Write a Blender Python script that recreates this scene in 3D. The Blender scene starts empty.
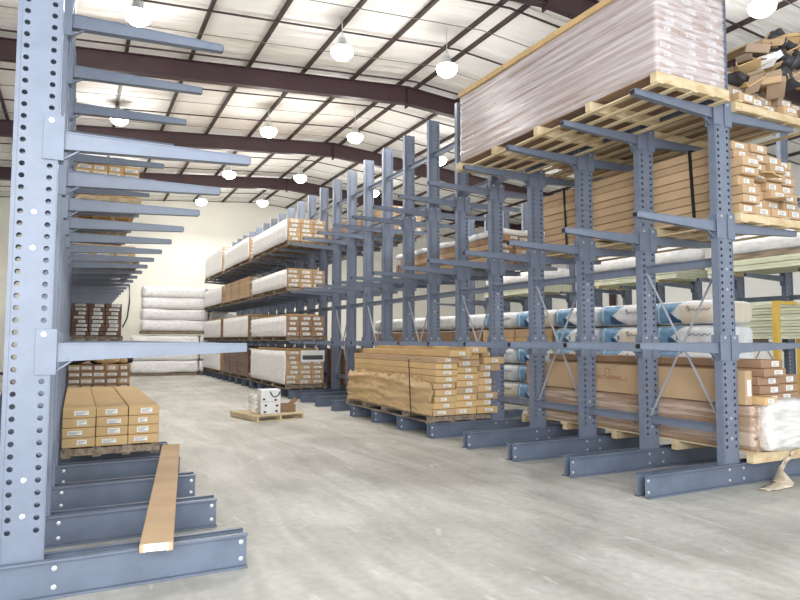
import bpy, bmesh, math, random
from mathutils import Vector, Matrix, noise
random.seed(7)
D = bpy.data; SC = bpy.context.scene
COL = SC.collection
R = math.radians
# ------------------------------------------------------------------ camera
cd = D.cameras.new('camera'); cam = D.objects.new('camera', cd); COL.objects.link(cam)
SC.camera = cam
FPX, YAW, PIT, ROL = 634.1, 26.977, 3.626, 0.1075
cd.sensor_fit = 'HORIZONTAL'; cd.sensor_width = 36; cd.lens = 36*FPX/800
cd.clip_start = .05; cd.clip_end = 300
y_, p_, r_ = R(YAW), R(PIT), R(ROL)
Fw = Vector((math.sin(y_)*math.cos(p_), math.cos(y_)*math.cos(p_), math.sin(p_)))
Rt = Vector((math.cos(y_), -math.sin(y_), 0)); Up = Rt.cross(Fw)
R2 = Rt*math.cos(r_)+Up*math.sin(r_); U2 = -Rt*math.sin(r_)+Up*math.cos(r_)
m = Matrix((R2, U2, -Fw)).transposed().to_4x4(); m.translation = Vector((0, 0, 1.6))
cam.matrix_world = m
# ------------------------------------------------------------------ world, big lights, exposure
w = D.worlds.new('world'); SC.world = w; w.use_nodes = True
w.node_tree.nodes['Background'].inputs[0].default_value = (.93, .97, 1, 1)
w.node_tree.nodes['Background'].inputs[1].default_value = 1.1
def area(name, loc, rot, sx, sy, power, colr=(1, 1, 1)):
    l = D.lights.new(name, 'AREA'); l.shape = 'RECTANGLE'; l.size = sx; l.size_y = sy; l.energy = power; l.color = colr
    o = D.objects.new(name, l); COL.objects.link(o); o.location = loc; o.rotation_euler = rot; return o
area('dock_door_daylight', (-1.0, -3.4, 3.2), (R(90), 0, R(-8)), 8, 5.4, 950, (.96, .98, 1))
vs = SC.view_settings
vs.view_transform = 'Standard'; vs.look = 'None'; vs.gamma = 1; vs.use_curve_mapping = False
vs.exposure = 0.42
LAMP_W = 330
# ------------------------------------------------------------------ colour and materials
def lin(c): return tuple(((v/255)/12.92 if v/255 <= .04045 else ((v/255+.055)/1.055)**2.4) for v in c)+(1,)
def mat(name, rgb, rough=.6, metal=0, var=.0, nscale=6., bump=0., bscale=40., rnd=0., stretch=None, rgb2=None, spec=.4):
    M = D.materials.new(name); M.use_nodes = True; nt = M.node_tree; N = nt.nodes; L = nt.links
    b = N['Principled BSDF']; b.inputs['Roughness'].default_value = rough; b.inputs['Metallic'].default_value = metal
    b.inputs['Specular IOR Level'].default_value = spec
    tc = N.new('ShaderNodeTexCoord'); mp = N.new('ShaderNodeMapping'); L.new(tc.outputs['Object'], mp.inputs[0])
    if stretch: mp.inputs['Scale'].default_value = stretch
    c = lin(rgb)
    nz = N.new('ShaderNodeTexNoise'); nz.inputs['Scale'].default_value = nscale; nz.inputs['Detail'].default_value = 4
    L.new(mp.outputs[0], nz.inputs[0])
    oi = N.new('ShaderNodeObjectInfo')
    mx = N.new('ShaderNodeMix'); mx.data_type = 'RGBA'
    c2 = lin(rgb2) if rgb2 else tuple(v*(1-var) for v in c[:3])+(1,)
    mx.inputs[6].default_value = c; mx.inputs[7].default_value = c2
    cr = N.new('ShaderNodeMapRange'); cr.inputs[1].default_value = .38; cr.inputs[2].default_value = .66
    L.new(nz.outputs[0], cr.inputs[0]); L.new(cr.outputs[0], mx.inputs[0])
    last = mx.outputs[2]
    if rnd:
        hs = N.new('ShaderNodeHueSaturation'); mr = N.new('ShaderNodeMapRange')
        mr.inputs[3].default_value = 1-rnd; mr.inputs[4].default_value = 1+rnd
        L.new(oi.outputs['Random'], mr.inputs[0]); L.new(mr.outputs[0], hs.inputs['Value']); L.new(last, hs.inputs['Color']); last = hs.outputs[0]
    L.new(last, b.inputs['Base Color'])
    if bump:
        bz = N.new('ShaderNodeTexNoise'); bz.inputs['Scale'].default_value = bscale; bz.inputs['Detail'].default_value = 3
        L.new(mp.outputs[0], bz.inputs[0])
        bp = N.new('ShaderNodeBump'); bp.inputs['Strength'].default_value = bump; bp.inputs['Distance'].default_value = .02
        L.new(bz.outputs[0], bp.inputs['Height']); L.new(bp.outputs[0], b.inputs['Normal'])
    return M
STEEL = mat('blue_grey_paint', (112, 121, 138), .36, var=.10, nscale=9, bump=.04, bscale=120)
STEELD = mat('blue_grey_paint_base', (101, 111, 128), .38, var=.16, nscale=5, bump=.04, bscale=90)
ZINC = mat('zinc_bolt', (205, 208, 210), .35, .6)
BLACK = mat('black_strap', (28, 28, 30), .5)
KRAFT = mat('kraft_carton', (190, 160, 126), .75, var=.13, nscale=2.5, rnd=.10, bump=.05, bscale=14)
KRAFTB = mat('brown_carton', (158, 127, 101), .72, var=.15, nscale=2.5, rnd=.13, bump=.05, bscale=14)
KRAFTG = mat('golden_carton', (206, 174, 126), .72, var=.12, nscale=2.5, rnd=.06, bump=.05, bscale=14)
KPAPER = mat('kraft_paper', (198, 168, 124), .62, var=.16, nscale=5, bump=.5, bscale=12, stretch=(1, .4, 1.6))
WOOD = mat('pallet_pine', (212, 194, 160), .75, rgb2=(190, 166, 128), nscale=2, stretch=(3, .7, 6), rnd=.1, bump=.1)
WOODD = mat('weathered_wood', (152, 138, 120), .8, rgb2=(108, 94, 80), nscale=3, stretch=(6, .7, 6), rnd=.15, bump=.1)
LABEL = mat('label_paper', (240, 240, 236), .6)
INK = mat('label_ink', (90, 88, 90), .7)
WHITEP = mat('white_plastic', (244, 243, 242), .32, rgb2=(226, 225, 226), nscale=5, bump=.5, bscale=5, stretch=(1, 1, 3))
WHITEC = mat('white_carton', (236, 236, 236), .6, var=.05)
BAGW = mat('bag_white', (226, 228, 230), .42, rgb2=(206, 208, 212), nscale=5, bump=.35, bscale=6)
BAGB = mat('bag_blue', (96, 142, 180), .42, rgb2=(120, 160, 192), nscale=7, bump=.3, bscale=6)
BAGD = mat('bag_dark_blue', (52, 84, 122), .42, var=.2, nscale=7)
BAGT = mat('bag_tan', (224, 212, 194), .42, var=.1, nscale=7, bump=.3, bscale=6)
DARKB = mat('dark_brown_wrap', (112, 84, 66), .45, var=.25, nscale=6, rnd=.12, bump=.2, bscale=9)
LUMB = mat('lumber_pale', (212, 214, 190), .75, rgb2=(184, 188, 166), nscale=3, stretch=(6, .8, 10), rnd=.08)
YEL = mat('yellow_paint', (214, 178, 84), .5, var=.1)
CREAM = mat('cream_wall', (240, 238, 228), .8, var=.04, nscale=.3)
WHITEW = mat('white_wall', (226, 226, 224), .8, var=.04, nscale=.3)
MAROON = mat('maroon_primer', (68, 48, 52), .5, var=.15, nscale=2)
PURL = mat('purlin_brown', (66, 54, 52), .6, var=.15, nscale=2)
BRACEM = mat('galvanised_brace', (158, 162, 170), .45)
ROD = mat('thin_band_steel', (120, 116, 112), .6)
DARKPL = mat('black_plastic_debris', (62, 60, 64), .45, var=.4, nscale=10, bump=.5, bscale=15)
REDINK = mat('red_print', (152, 104, 80), .8)
FILM = mat('plastic_film', (218, 206, 188), .35, rgb2=(190, 174, 152), nscale=7, bump=.6, bscale=12)

def floor_mat():
    M = D.materials.new('concrete_floor'); M.use_nodes = True; nt = M.node_tree; N = nt.nodes; L = nt.links
    b = N['Principled BSDF']; tc = N.new('ShaderNodeTexCoord')
    def nz(sc, det, dist=0, st=None):
        n = N.new('ShaderNodeTexNoise'); n.inputs['Scale'].default_value = sc; n.inputs['Detail'].default_value = det; n.inputs['Distortion'].default_value = dist
        if st:
            mp = N.new('ShaderNodeMapping'); mp.inputs['Scale'].default_value = st; mp.inputs['Rotation'].default_value = (0, 0, R(12)); L.new(tc.outputs['Object'], mp.inputs[0]); L.new(mp.outputs[0], n.inputs[0])
        else: L.new(tc.outputs['Object'], n.inputs[0])
        return n
    a = nz(.55, 8, .8); st = nz(1.1, 7, 1.2, (2.4, .45, 1)); f = nz(14, 6); sc = nz(3.2, 2, 2.5, (1, .35, 1))
    r1 = N.new('ShaderNodeValToRGB'); r1.color_ramp.elements[0].position = .34; r1.color_ramp.elements[1].position = .66
    r1.color_ramp.elements[0].color = lin((172, 170, 163)); r1.color_ramp.elements[1].color = lin((205, 203, 196)); L.new(a.outputs[0], r1.inputs[0])
    r2 = N.new('ShaderNodeValToRGB'); r2.color_ramp.elements[0].position = .36; r2.color_ramp.elements[1].position = .6
    r2.color_ramp.elements[0].color = (.72, .71, .69, 1); r2.color_ramp.elements[1].color = (1, 1, 1, 1); L.new(st.outputs[0], r2.inputs[0])
    m1 = N.new('ShaderNodeMix'); m1.data_type = 'RGBA'; m1.blend_type = 'MULTIPLY'; m1.inputs[0].default_value = .75; L.new(r1.outputs[0], m1.inputs[6]); L.new(r2.outputs[0], m1.inputs[7])
    r3 = N.new('ShaderNodeValToRGB'); r3.color_ramp.elements[0].position = .3; r3.color_ramp.elements[1].position = .7
    r3.color_ramp.elements[0].color = (.84, .84, .84, 1); r3.color_ramp.elements[1].color = (1.05, 1.05, 1.05, 1); L.new(f.outputs[0], r3.inputs[0])
    m2 = N.new('ShaderNodeMix'); m2.data_type = 'RGBA'; m2.blend_type = 'MULTIPLY'; m2.inputs[0].default_value = .8; L.new(m1.outputs[2], m2.inputs[6]); L.new(r3.outputs[0], m2.inputs[7])
    # pale scuffs
    r4 = N.new('ShaderNodeValToRGB'); r4.color_ramp.elements[0].position = .66; r4.color_ramp.elements[1].position = .72
    r4.color_ramp.elements[0].color = (0, 0, 0, 1); r4.color_ramp.elements[1].color = (.35, .35, .35, 1); L.new(sc.outputs[0], r4.inputs[0])
    m3 = N.new('ShaderNodeMix'); m3.data_type = 'RGBA'; L.new(r4.outputs[0], m3.inputs[0]); L.new(m2.outputs[2], m3.inputs[6]); m3.inputs[7].default_value = lin((226, 226, 222))
    L.new(m3.outputs[2], b.inputs['Base Color'])
    rr = N.new('ShaderNodeMapRange'); rr.inputs[3].default_value = .38; rr.inputs[4].default_value = .62; L.new(a.outputs[0], rr.inputs[0]); L.new(rr.outputs[0], b.inputs['Roughness'])
    b.inputs['Specular IOR Level'].default_value = .35
    bp = N.new('ShaderNodeBump'); bp.inputs['Strength'].default_value = .06; bp.inputs['Distance'].default_value = .01; L.new(f.outputs[0], bp.inputs['Height']); L.new(bp.outputs[0], b.inputs['Normal'])
    return M
def liner_mat():
    M = D.materials.new('white_ceiling_liner'); M.use_nodes = True; nt = M.node_tree; N = nt.nodes; L = nt.links
    b = N['Principled BSDF']; b.inputs['Roughness'].default_value = .6; b.inputs['Base Color'].default_value = lin((244, 243, 240))
    tc = N.new('ShaderNodeTexCoord'); mp = N.new('ShaderNodeMapping'); mp.inputs['Scale'].default_value = (.12, 1, 1); L.new(tc.outputs['Object'], mp.inputs[0])
    n = N.new('ShaderNodeTexNoise'); n.inputs['Scale'].default_value = 3.2; n.inputs['Detail'].default_value = 3; L.new(mp.outputs[0], n.inputs[0])
    bp = N.new('ShaderNodeBump'); bp.inputs['Strength'].default_value = .8; bp.inputs['Distance'].default_value = .12; L.new(n.outputs[0], bp.inputs['Height']); L.new(bp.outputs[0], b.inputs['Normal'])
    return M
def wrap_mat(name='clear_stretch_wrap', opac=.55, tint=(236, 226, 228), st=(1, .12, 1.6), lo=.42, hi=.6):
    M = D.materials.new(name); M.use_nodes = True; nt = M.node_tree; N = nt.nodes; L = nt.links
    b = N['Principled BSDF']; b.inputs['Roughness'].default_value = .18; b.inputs['Base Color'].default_value = lin(tint)
    b.inputs['Specular IOR Level'].default_value = .8
    tc = N.new('ShaderNodeTexCoord'); mp = N.new('ShaderNodeMapping'); mp.inputs['Scale'].default_value = st; mp.inputs['Rotation'].default_value = (R(7), 0, 0); L.new(tc.outputs['Object'], mp.inputs[0])
    n = N.new('ShaderNodeTexNoise'); n.inputs['Scale'].default_value = 9; n.inputs['Detail'].default_value = 6; L.new(mp.outputs[0], n.inputs[0])
    mr = N.new('ShaderNodeMapRange'); mr.inputs[1].default_value = lo; mr.inputs[2].default_value = hi; mr.inputs[3].default_value = opac-.25; mr.inputs[4].default_value = min(1, opac+.3); L.new(n.outputs[0], mr.inputs[0])
    bp = N.new('ShaderNodeBump'); bp.inputs['Strength'].default_value = .7; bp.inputs['Distance'].default_value = .03; L.new(n.outputs[0], bp.inputs['Height']); L.new(bp.outputs[0], b.inputs['Normal'])
    L.new(mr.outputs[0], b.inputs['Alpha'])
    return M
def emit(name, colr, s):
    M = D.materials.new(name); M.use_nodes = True; nt = M.node_tree; N = nt.nodes
    b = N['Principled BSDF']; b.inputs['Emission Color'].default_value = colr; b.inputs['Emission Strength'].default_value = s; b.inputs['Base Color'].default_value = (1, 1, 1, 1)
    return M
FLOORM = floor_mat(); LINER = liner_mat(); WRAP = wrap_mat(opac=.5, tint=(232, 224, 228), st=(.3, .1, 2.8), lo=.3, hi=.75)
WRAPW = wrap_mat('white_stretch_wrap', .8, (246, 244, 242), (.4, 1, 2.2), .3, .75)
GLOW = emit('lamp_glow', (1, .98, .93, 1), 26)

# ------------------------------------------------------------------ mesh builder
class MB:
    def __init__(s): s.v = []; s.f = []; s.m = []
    def add(s, vs, fs, mi=0):
        o = len(s.v); s.v += [tuple(v) for v in vs]; s.f += [tuple(i+o for i in f) for f in fs]; s.m += [mi]*len(fs); return s
    def box(s, x0, y0, z0, x1, y1, z1, mi=0):
        return s.add([(x0, y0, z0), (x1, y0, z0), (x1, y1, z0), (x0, y1, z0), (x0, y0, z1), (x1, y0, z1), (x1, y1, z1), (x0, y1, z1)],
                     [(0, 3, 2, 1), (4, 5, 6, 7), (0, 1, 5, 4), (1, 2, 6, 5), (2, 3, 7, 6), (3, 0, 4, 7)], mi)
    def bar(s, a, b, w, h, mi=0, up=(0, 0, 1)):
        a = Vector(a); b = Vector(b); d = (b-a).normalized(); u = Vector(up)
        sd = d.cross(u)
        if sd.length < 1e-4: sd = d.cross(Vector((1, 0, 0)))
        sd.normalize(); u = sd.cross(d).normalized(); P = []
        for q in (a, b):
            for i, j in ((-1, -1), (1, -1), (1, 1), (-1, 1)): P.append(q+sd*i*w/2+u*j*h/2)
        return s.add(P, [(0, 1, 2, 3), (7, 6, 5, 4), (0, 4, 5, 1), (1, 5, 6, 2), (2, 6, 7, 3), (3, 7, 4, 0)], mi)
    def tube(s, pts, r, n=8, mi=0, caps=True):
        pts = [Vector(p) for p in pts]; rings = []
        rs = r if isinstance(r, (list, tuple)) else [r]*len(pts)
        for i, p in enumerate(pts):
            d = (pts[min(i+1, len(pts)-1)]-pts[max(i-1, 0)]).normalized()
            a = d.cross(Vector((0, 0, 1)))
            if a.length < 1e-3: a = d.cross(Vector((1, 0, 0)))
            a.normalize(); b = d.cross(a)
            rings.append([p+(a*math.cos(t)+b*math.sin(t))*rs[i] for t in [2*math.pi*k/n for k in range(n)]])
        V = [q for rg in rings for q in rg]; F = []
        for i in range(len(pts)-1):
            for k in range(n): F.append((i*n+k, i*n+(k+1) % n, (i+1)*n+(k+1) % n, (i+1)*n+k))
        if caps: F.append(tuple(range(n))[::-1]); F.append(tuple((len(pts)-1)*n+k for k in range(n)))
        return s.add(V, F, mi)
    def mesh(s, name, mats, smooth=False, bevel=0):
        me = D.meshes.new(name); me.from_pydata(s.v, [], s.f)
        for x in (mats if isinstance(mats, (list, tuple)) else [mats]): me.materials.append(x)
        me.polygons.foreach_set('material_index', s.m)
        bm = bmesh.new(); bm.from_mesh(me)
        if bevel:
            bmesh.ops.bevel(bm, geom=bm.edges[:], offset=bevel, segments=1, affect='EDGES', clamp_overlap=True)
        bmesh.ops.recalc_face_normals(bm, faces=bm.faces[:])
        bm.to_mesh(me); bm.free()
        if smooth: me.polygons.foreach_set('use_smooth', [True]*len(me.polygons))
        return me
def obj(name, me, parent=None, loc=(0, 0, 0), rot=(0, 0, 0)):
    o = D.objects.new(name, me); COL.objects.link(o); o.location = loc; o.rotation_euler = rot
    if parent: o.parent = parent
    return o
def tag(o, label=None, cat=None, group=None, kind=None):
    if label: o['label'] = label
    if cat: o['category'] = cat
    if group: o['group'] = group
    if kind: o['kind'] = kind
    return o
def thing(name, loc, label, cat, group=None, rot=(0, 0, 0)): return tag(obj(name, None, None, loc, rot), label, cat, group)
ORD = ['bottom', 'second', 'third', 'fourth', 'fifth', 'sixth', 'seventh', 'eighth', 'ninth', 'tenth', 'eleventh']

# ------------------------------------------------------------------ setting
XL, XR, YB, YF, XRG = -6.0, 22.8, 34.0, -3.0, 8.42
def roof(x): return 9.12-.078*abs(x-XRG)
fl = obj('floor', MB().box(XL-.2, YF-4, -.2, XR+.2, YB+.2, 0).mesh('floor', FLOORM)); tag(fl, kind='structure')
tag(obj('wall_back', MB().box(XL, YB, 0, XR, YB+.2, 9.1).mesh('wall_back', CREAM)), kind='structure')
tag(obj('wall_left', MB().box(XL-.2, YF, 0, XL, YB, 8.9).mesh('wall_left', WHITEW)), kind='structure')
tag(obj('wall_right', MB().box(XR, YF, 0, XR+.2, YB, 8.9).mesh('wall_right', WHITEW)), kind='structure')
c = MB(); zl, zr, zt = roof(XL-.2), roof(XR+.2), roof(XRG)
for xa, za, xb, zb in ((XL-.2, zl, XRG, zt), (XRG, zt, XR+.2, zr)):
    c.add([(xa, YF-.2, za), (xb, YF-.2, zb), (xb, YB, zb), (xa, YB, za), (xa, YF-.2, za+.2), (xb, YF-.2, zb+.2), (xb, YB, zb+.2), (xa, YB, za+.2)],
          [(0, 1, 2, 3), (7, 6, 5, 4), (0, 4, 5, 1), (3, 2, 6, 7), (0, 3, 7, 4), (1, 5, 6, 2)])
ceil = tag(obj('ceiling', c.mesh('ceiling', LINER)), kind='structure')
trim = obj('trim_1', MB().box(XL, YB-.03, 0, XR, YB, .12).mesh('trim', MAROON)); tag(trim, kind='structure')
# rafters: I shaped, bent at the ridge, with haunch columns at the walls
for fy in (-2.3, 3.8, 9.95, 16.14, 22.15, 28.1):
    b = MB()
    for s in (-1, 1):
        xe = XL+.1 if s < 0 else XR-.1
        def P(x, dz): return roof(x)-.1-dz
        for xa, xb, da, db in ((XRG, XRG+s*2.2, .52, .50), (XRG+s*2.2, xe, .50, .46)):
            for (ya, yb, ta, tb, full) in ((fy-.012, fy+.012, 0, 0, 1), (fy-.1, fy+.1, 0, .02, 0), (fy-.1, fy+.1, 1, 1, 0)):
                if full: z0a, z1a, z0b, z1b = P(xa, da), P(xa, 0), P(xb, db), P(xb, 0)
                elif ta == 0: z0a, z1a, z0b, z1b = P(xa, .02), P(xa, 0), P(xb, .02), P(xb, 0)
                else: z0a, z1a, z0b, z1b = P(xa, da), P(xa, da-.02), P(xb, db), P(xb, db-.02)
                b.add([(xa, ya, z0a), (xb, ya, z0b), (xb, yb, z0b), (xa, yb, z0a), (xa, ya, z1a), (xb, ya, z1b), (xb, yb, z1b), (xa, yb, z1a)],
                      [(0, 3, 2, 1), (4, 5, 6, 7), (0, 1, 5, 4), (1, 2, 6, 5), (2, 3, 7, 6), (3, 0, 4, 7)])
        b.box(xe-.25 if s > 0 else xe, fy-.1, 0, xe if s > 0 else xe+.25, fy+.1, P(xe, 0))
    b.box(XRG-.015, fy-.1, roof(XRG)-.72, XRG+.015, fy+.1, roof(XRG)-.1)
    obj('rafter', b.mesh('rafter', MAROON), ceil)
    for px in (4.4, 12.0):
        obj('rafter_brace', MB().bar((px, fy, roof(px)-.58), (px, fy+.45, roof(px)-.05), .035, .035).mesh('rafter_brace', PURL), ceil)
px = 8.15; xs = []
while px > XL: xs.append(px); px -= 1.458
px = 8.72
while px < XR: xs.append(px); px += 1.458
for x in xs:
    z = roof(x)
    obj('purlin', MB().box(x-.035, YF, z-.1, x+.035, YB, z+.005).mesh('purlin', PURL), ceil)
k = 0; y = -2.43
while y < YB:
    thick = k % 2 == 0
    b = MB(); h = .028 if thick else .012
    for xa, xb in ((XL, XRG), (XRG, XR)):
        b.bar((xa, y, roof(xa)-.11), (xb, y, roof(xb)-.11), h*1.6, h)
    obj('ceiling_band', b.mesh('band', PURL if thick else ROD), ceil); y += 1.13; k += 1

# ------------------------------------------------------------------ lamps
def lathe(b, prof, n=16, mi=0):
    V = []; F = []
    for r, z in prof:
        for k in range(n): V.append((r*math.cos(2*math.pi*k/n), r*math.sin(2*math.pi*k/n), z))
    for i in range(len(prof)-1):
        for k in range(n): F.append((i*n+k, i*n+(k+1) % n, (i+1)*n+(k+1) % n, (i+1)*n+k))
    b.add(V, F, mi)
lm_h = MB(); lathe(lm_h, [(.0, .24), (.07, .24), (.09, .2), (.09, .08), (.2, .03), (.24, 0), (.23, -.005), (.18, .02), (.0, .025)], 20); lm_h = lm_h.mesh('housing', ZINC, True)
lm_g = MB(); lathe(lm_g, [(0.001, .015), (.23, .005), (.25, -.04), (.23, -.14), (.14, -.22), (0.001, -.24)], 20); lm_g = lm_g.mesh('lens', GLOW, True)
lamps = [(.9, 13.3, 'high bay lamp upper left, glowing over the left rack arms'), (5.1, 12.9, 'high bay lamp glowing just left of the nearest full rafter joint'),
         (7.65, 12.6, 'high bay lamp glowing beside the big wrapped load'), (5.1, 19.0, 'high bay lamp in second row, above the aisle, left one'),
         (7.7, 18.3, 'high bay lamp in second row, right of the aisle one'), (5.1, 24.7, 'high bay lamp in third row, left one over aisle'),
         (7.75, 24.0, 'high bay lamp in third row, right of the aisle one'), (11.4, 19.3, 'high bay lamp seen between tall uprights, nearer one'),
         (11.4, 25.0, 'high bay lamp seen between tall uprights, farther one'), (5.0, 30.3, 'farthest high bay lamp left, near back wall'),
         (7.6, 29.2, 'farthest high bay lamp right, near back wall'), (.92, 19.9, 'high bay lamp between second and third left rack arms'),
         (11.6, 7.4, 'high bay lamp at top right above messy cartons'), (.92, 26.5, 'high bay lamp low behind the left rack arms'),
         (15.4, 13.0, 'high bay lamp right side over the second rack row'), (15.4, 19.3, 'high bay lamp far right over second rack row')]
for x, y, lb in lamps:
    z = 8.1
    t = thing('high_bay_light', (x, y, z), lb, 'ceiling lamp', 'high bay lamps under the roof')
    obj('housing', lm_h, t); obj('lens', lm_g, t)
    obj('hanging_wire', MB().tube([(0, 0, .24), (0, 0, roof(x)-z-.0)], .01, 6).tube([(.18, 0, .04), (0, 0, .42)], .006, 5).tube([(-.18, 0, .04), (0, 0, .42)], .006, 5).mesh('wire', ZINC), t)
    l = D.lights.new('lamp_light', 'SPOT'); l.spot_size = R(168); l.spot_blend = .35; l.energy = LAMP_W; l.shadow_soft_size = .22; l.color = (1, .97, .92)
    lo = obj('lamp_light', l, t, (0, 0, -.25))
    l = D.lights.new('added_ceiling_fill', 'POINT'); l.energy = 46; l.shadow_soft_size = .25; l.color = (1, .98, .95); obj('added_ceiling_fill', l, t, (0, 0, -.6))  # extra point light added below each lamp to brighten the ceiling

# ------------------------------------------------------------------ racks
CW, CD = .25, .09
H = 6.2
def column_mesh():
    b = MB(); p = .0765; z0 = .42; n = 75; r = .0175; cx = .077; hw = .03825
    zt = z0-p/2; ze = zt+n*p
    for yy in (-CD/2, CD/2):
        for s in (-1, 1):
            xc = s*cx
            for i in range(n):
                zc = z0+i*p; V = []; F = []
                for k in range(8):
                    a = R(45*k); cc, ss = math.cos(a), math.sin(a); q = max(abs(cc), abs(ss)); V.append((xc+hw*cc/q, yy, zc+p/2*ss/q))
                for k in range(8):
                    a = R(45*k); V.append((xc+r*math.cos(a), yy, zc+r*math.sin(a)))
                for k in range(8): F.append((k, (k+1) % 8, 8+(k+1) % 8, 8+k))
                b.add(V, F)
        for xa, xb in ((-CW/2, -cx-hw), (-cx+hw, cx-hw), (cx+hw, CW/2)):
            b.add([(xa, yy, zt), (xb, yy, zt), (xb, yy, ze), (xa, yy, ze)], [(0, 1, 2, 3)])
        for za, zb in ((.0, zt), (ze, H)):
            b.add([(-CW/2, yy, za), (CW/2, yy, za), (CW/2, yy, zb), (-CW/2, yy, zb)], [(0, 1, 2, 3)])
    for s in (-1, 1):
        b.box(s*CW/2-.006, -CD/2+.0005, 0, s*CW/2+.0, CD/2-.0005, H)
        b.box(s*(CW/2-.012)-.005, -CD/2-.006, 0.25, s*(CW/2-.012)+.005, -CD/2, H)   # rolled lip
        b.box(s*(CW/2-.012)-.005, CD/2, 0.25, s*(CW/2-.012)+.005, CD/2+.006, H)
    b.box(-CW/2, -CD/2, H-.004, CW/2, CD/2, H)
    me = D.meshes.new('column'); me.from_pydata(b.v, [], b.f); me.materials.append(STEEL); return me
COLM = column_mesh()
def channel_mesh(x0, x1, s):     # web plane near column, flanges away (s=-1 to camera)
    b = MB(); hb = .2365; t = .006
    wy = s*(CD/2+.006); fy = s*(CD/2+.052)
    b.box(x0, min(wy, wy+s*t), 0, x1, max(wy, wy+s*t), hb)
    for z in (0, hb-.016): b.box(x0, min(wy, fy), z, x1, max(wy, fy), z+.016)
    return b.mesh('base_channel', STEELD, bevel=.003)
def arm_mesh(sg):                # local origin: column face, arm top z=0; runs in sg*x
    b = MB(); L = 1.235; h0, h1 = .118, .06; wd = .036
    def seg(xa, xb, z0a, z1a, z0b, z1b, w0, mi=0):
        b.add([(sg*xa, -w0, z0a), (sg*xb, -w0, z0b), (sg*xb, w0, z0b), (sg*xa, w0, z0a), (sg*xa, -w0, z1a), (sg*xb, -w0, z1b), (sg*xb, w0, z1b), (sg*xa, w0, z1a)],
              [(0, 3, 2, 1), (4, 5, 6, 7), (0, 1, 5, 4), (1, 2, 6, 5), (2, 3, 7, 6), (3, 0, 4, 7)], mi)
    seg(0, L, -h0, 0, -h1, 0, .03)
    seg(0, L, -.008, 0, -.008, 0, wd)
    seg(0, L, -h0-.002, -h0+.007, -h1-.002, -h1+.007, wd)
    seg(L-.006, L+.006, -h1+.004, -.012, -h1+.004, -.012, .028, 1)
    return b.mesh('arm', [STEEL, BLACK])
def bracket_mesh(sg):
    b = MB()
    for s in (-1, 1):
        ya, yb = (s*(CD/2+.0065), s*(CD/2+.0145))
        x0, x1 = -.09, .03
        b.box(min(sg*x0, sg*x1), min(ya, yb), -.2, max(sg*x0, sg*x1), max(ya, yb), .09)
    b.box(min(0, sg*.008), -CD/2-.014, -.2, max(0, sg*.008), CD/2+.014, .09)
    b.bar((sg*.01, 0, -.19), (sg*.12, 0, -.112), .03, .012)
    return b.mesh('arm_bracket', STEEL, bevel=.001)
def bolt_mesh():
    b = MB(); lathe(b, [(0.0001, -.016), (.009, -.013), (.01, -.006), (.0165, -.005), (.0165, 0)], 8); me = b.mesh('bolt', ZINC); me.transform(Matrix.Rotation(R(-90), 4, 'X')); return me
ARM = {s: arm_mesh(s) for s in (-1, 1)}; BRK = {s: bracket_mesh(s) for s in (-1, 1)}; BOLT = bolt_mesh()
# bolt axis: head must look towards -Y
BOLT.transform(Matrix.Rotation(0, 4, 'X'))
LEV = (1.577, 2.957, 4.27)
def rack(label, cx, y0, S, n, sides, base, arms_back=0, stuff_side=None, nb=8, girts=(.6, 2.5, 4.42, 5.45), cols_i=None, group=None):
    root = thing('cantilever_rack', (cx, y0, 0), label, 'rack', group)
    yc = .035+CD/2+.01
    for i in range(n):
        y = i*S+yc
        c = obj('column', COLM, root, (0, y, 0))
        if i < nb:
            for (bx, bz) in ((.0, .51), (.0, .73), (0.0, 2.18), (0.0, 2.41)):
                obj('bolt', BOLT, c, (bx, -CD/2-.0, bz))
        for s in (-1, 1):
            ch = obj('base_channel', CHAN[base][s], root, (0, y, 0))
            if s < 0 and i < nb:
                for bx in ((-.07, .17, base[0]+.04) if base[0] == -1.37 else (.185, base[1]-.04)):
                    for bz in (.06, .175): obj('bolt', BOLT, ch, (bx, -CD/2-.012, bz))
        for sg in sides:
            if sg == stuff_side and i >= arms_back: continue
            for lv in LEV:
                a = obj('arm', ARM[sg], root, (sg*(CW/2+.009), y, lv))
                if i < 14:
                    br = obj('arm_bracket', BRK[sg], a, (-sg*.009, 0, 0))
                    if i < nb: obj('bolt', BOLT, br, (-sg*.045, -CD/2-.0145, .055))
    if stuff_side:
        b = MB(); sg = stuff_side
        for i in range(arms_back, n):
            for lv in LEV:
                for v0, fs in ((0, 0),):
                    me = ARM[sg]; o = len(b.v); b.v += [(v.co.x+sg*(CW/2+.009), v.co.y+i*S+yc, v.co.z+lv) for v in me.vertices]
                    b.f += [tuple(q+o for q in p.vertices) for p in me.polygons]; b.m += [p.material_index for p in me.polygons]
        tag(obj('arm', b.mesh('arm', [STEEL, BLACK]), root), kind='stuff')
    for i in range(n-1):
        ya, yb = i*S+yc+CD/2, (i+1)*S+yc-CD/2
        b = MB()
        for z in girts:
            obj('horizontal_brace', MB().box(-.02, ya, z-.045, .02, yb, z+.055).box(-.02, ya, z+.045, -.05, yb, z+.055).mesh('brace', STEEL), root)
        if i % 2 == 0 and len(girts) > 1:
            z0, z1 = girts[0]+.05, girts[1]-.04
            obj('cross_brace', MB().bar((-.03, ya, z0), (-.03, yb, z1), .03, .01).bar((-.018, yb, z0), (-.018, ya, z1), .03, .01).mesh('xbrace', BRACEM), root)
    return root
CHAN = {}
for base in ((-1.37, 1.37), (-1.38, 1.385)): CHAN[base] = {s: channel_mesh(base[0], base[1], s) for s in (-1, 1)}
BR, BL = (-1.37, 1.37), (-1.38, 1.385)
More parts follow.
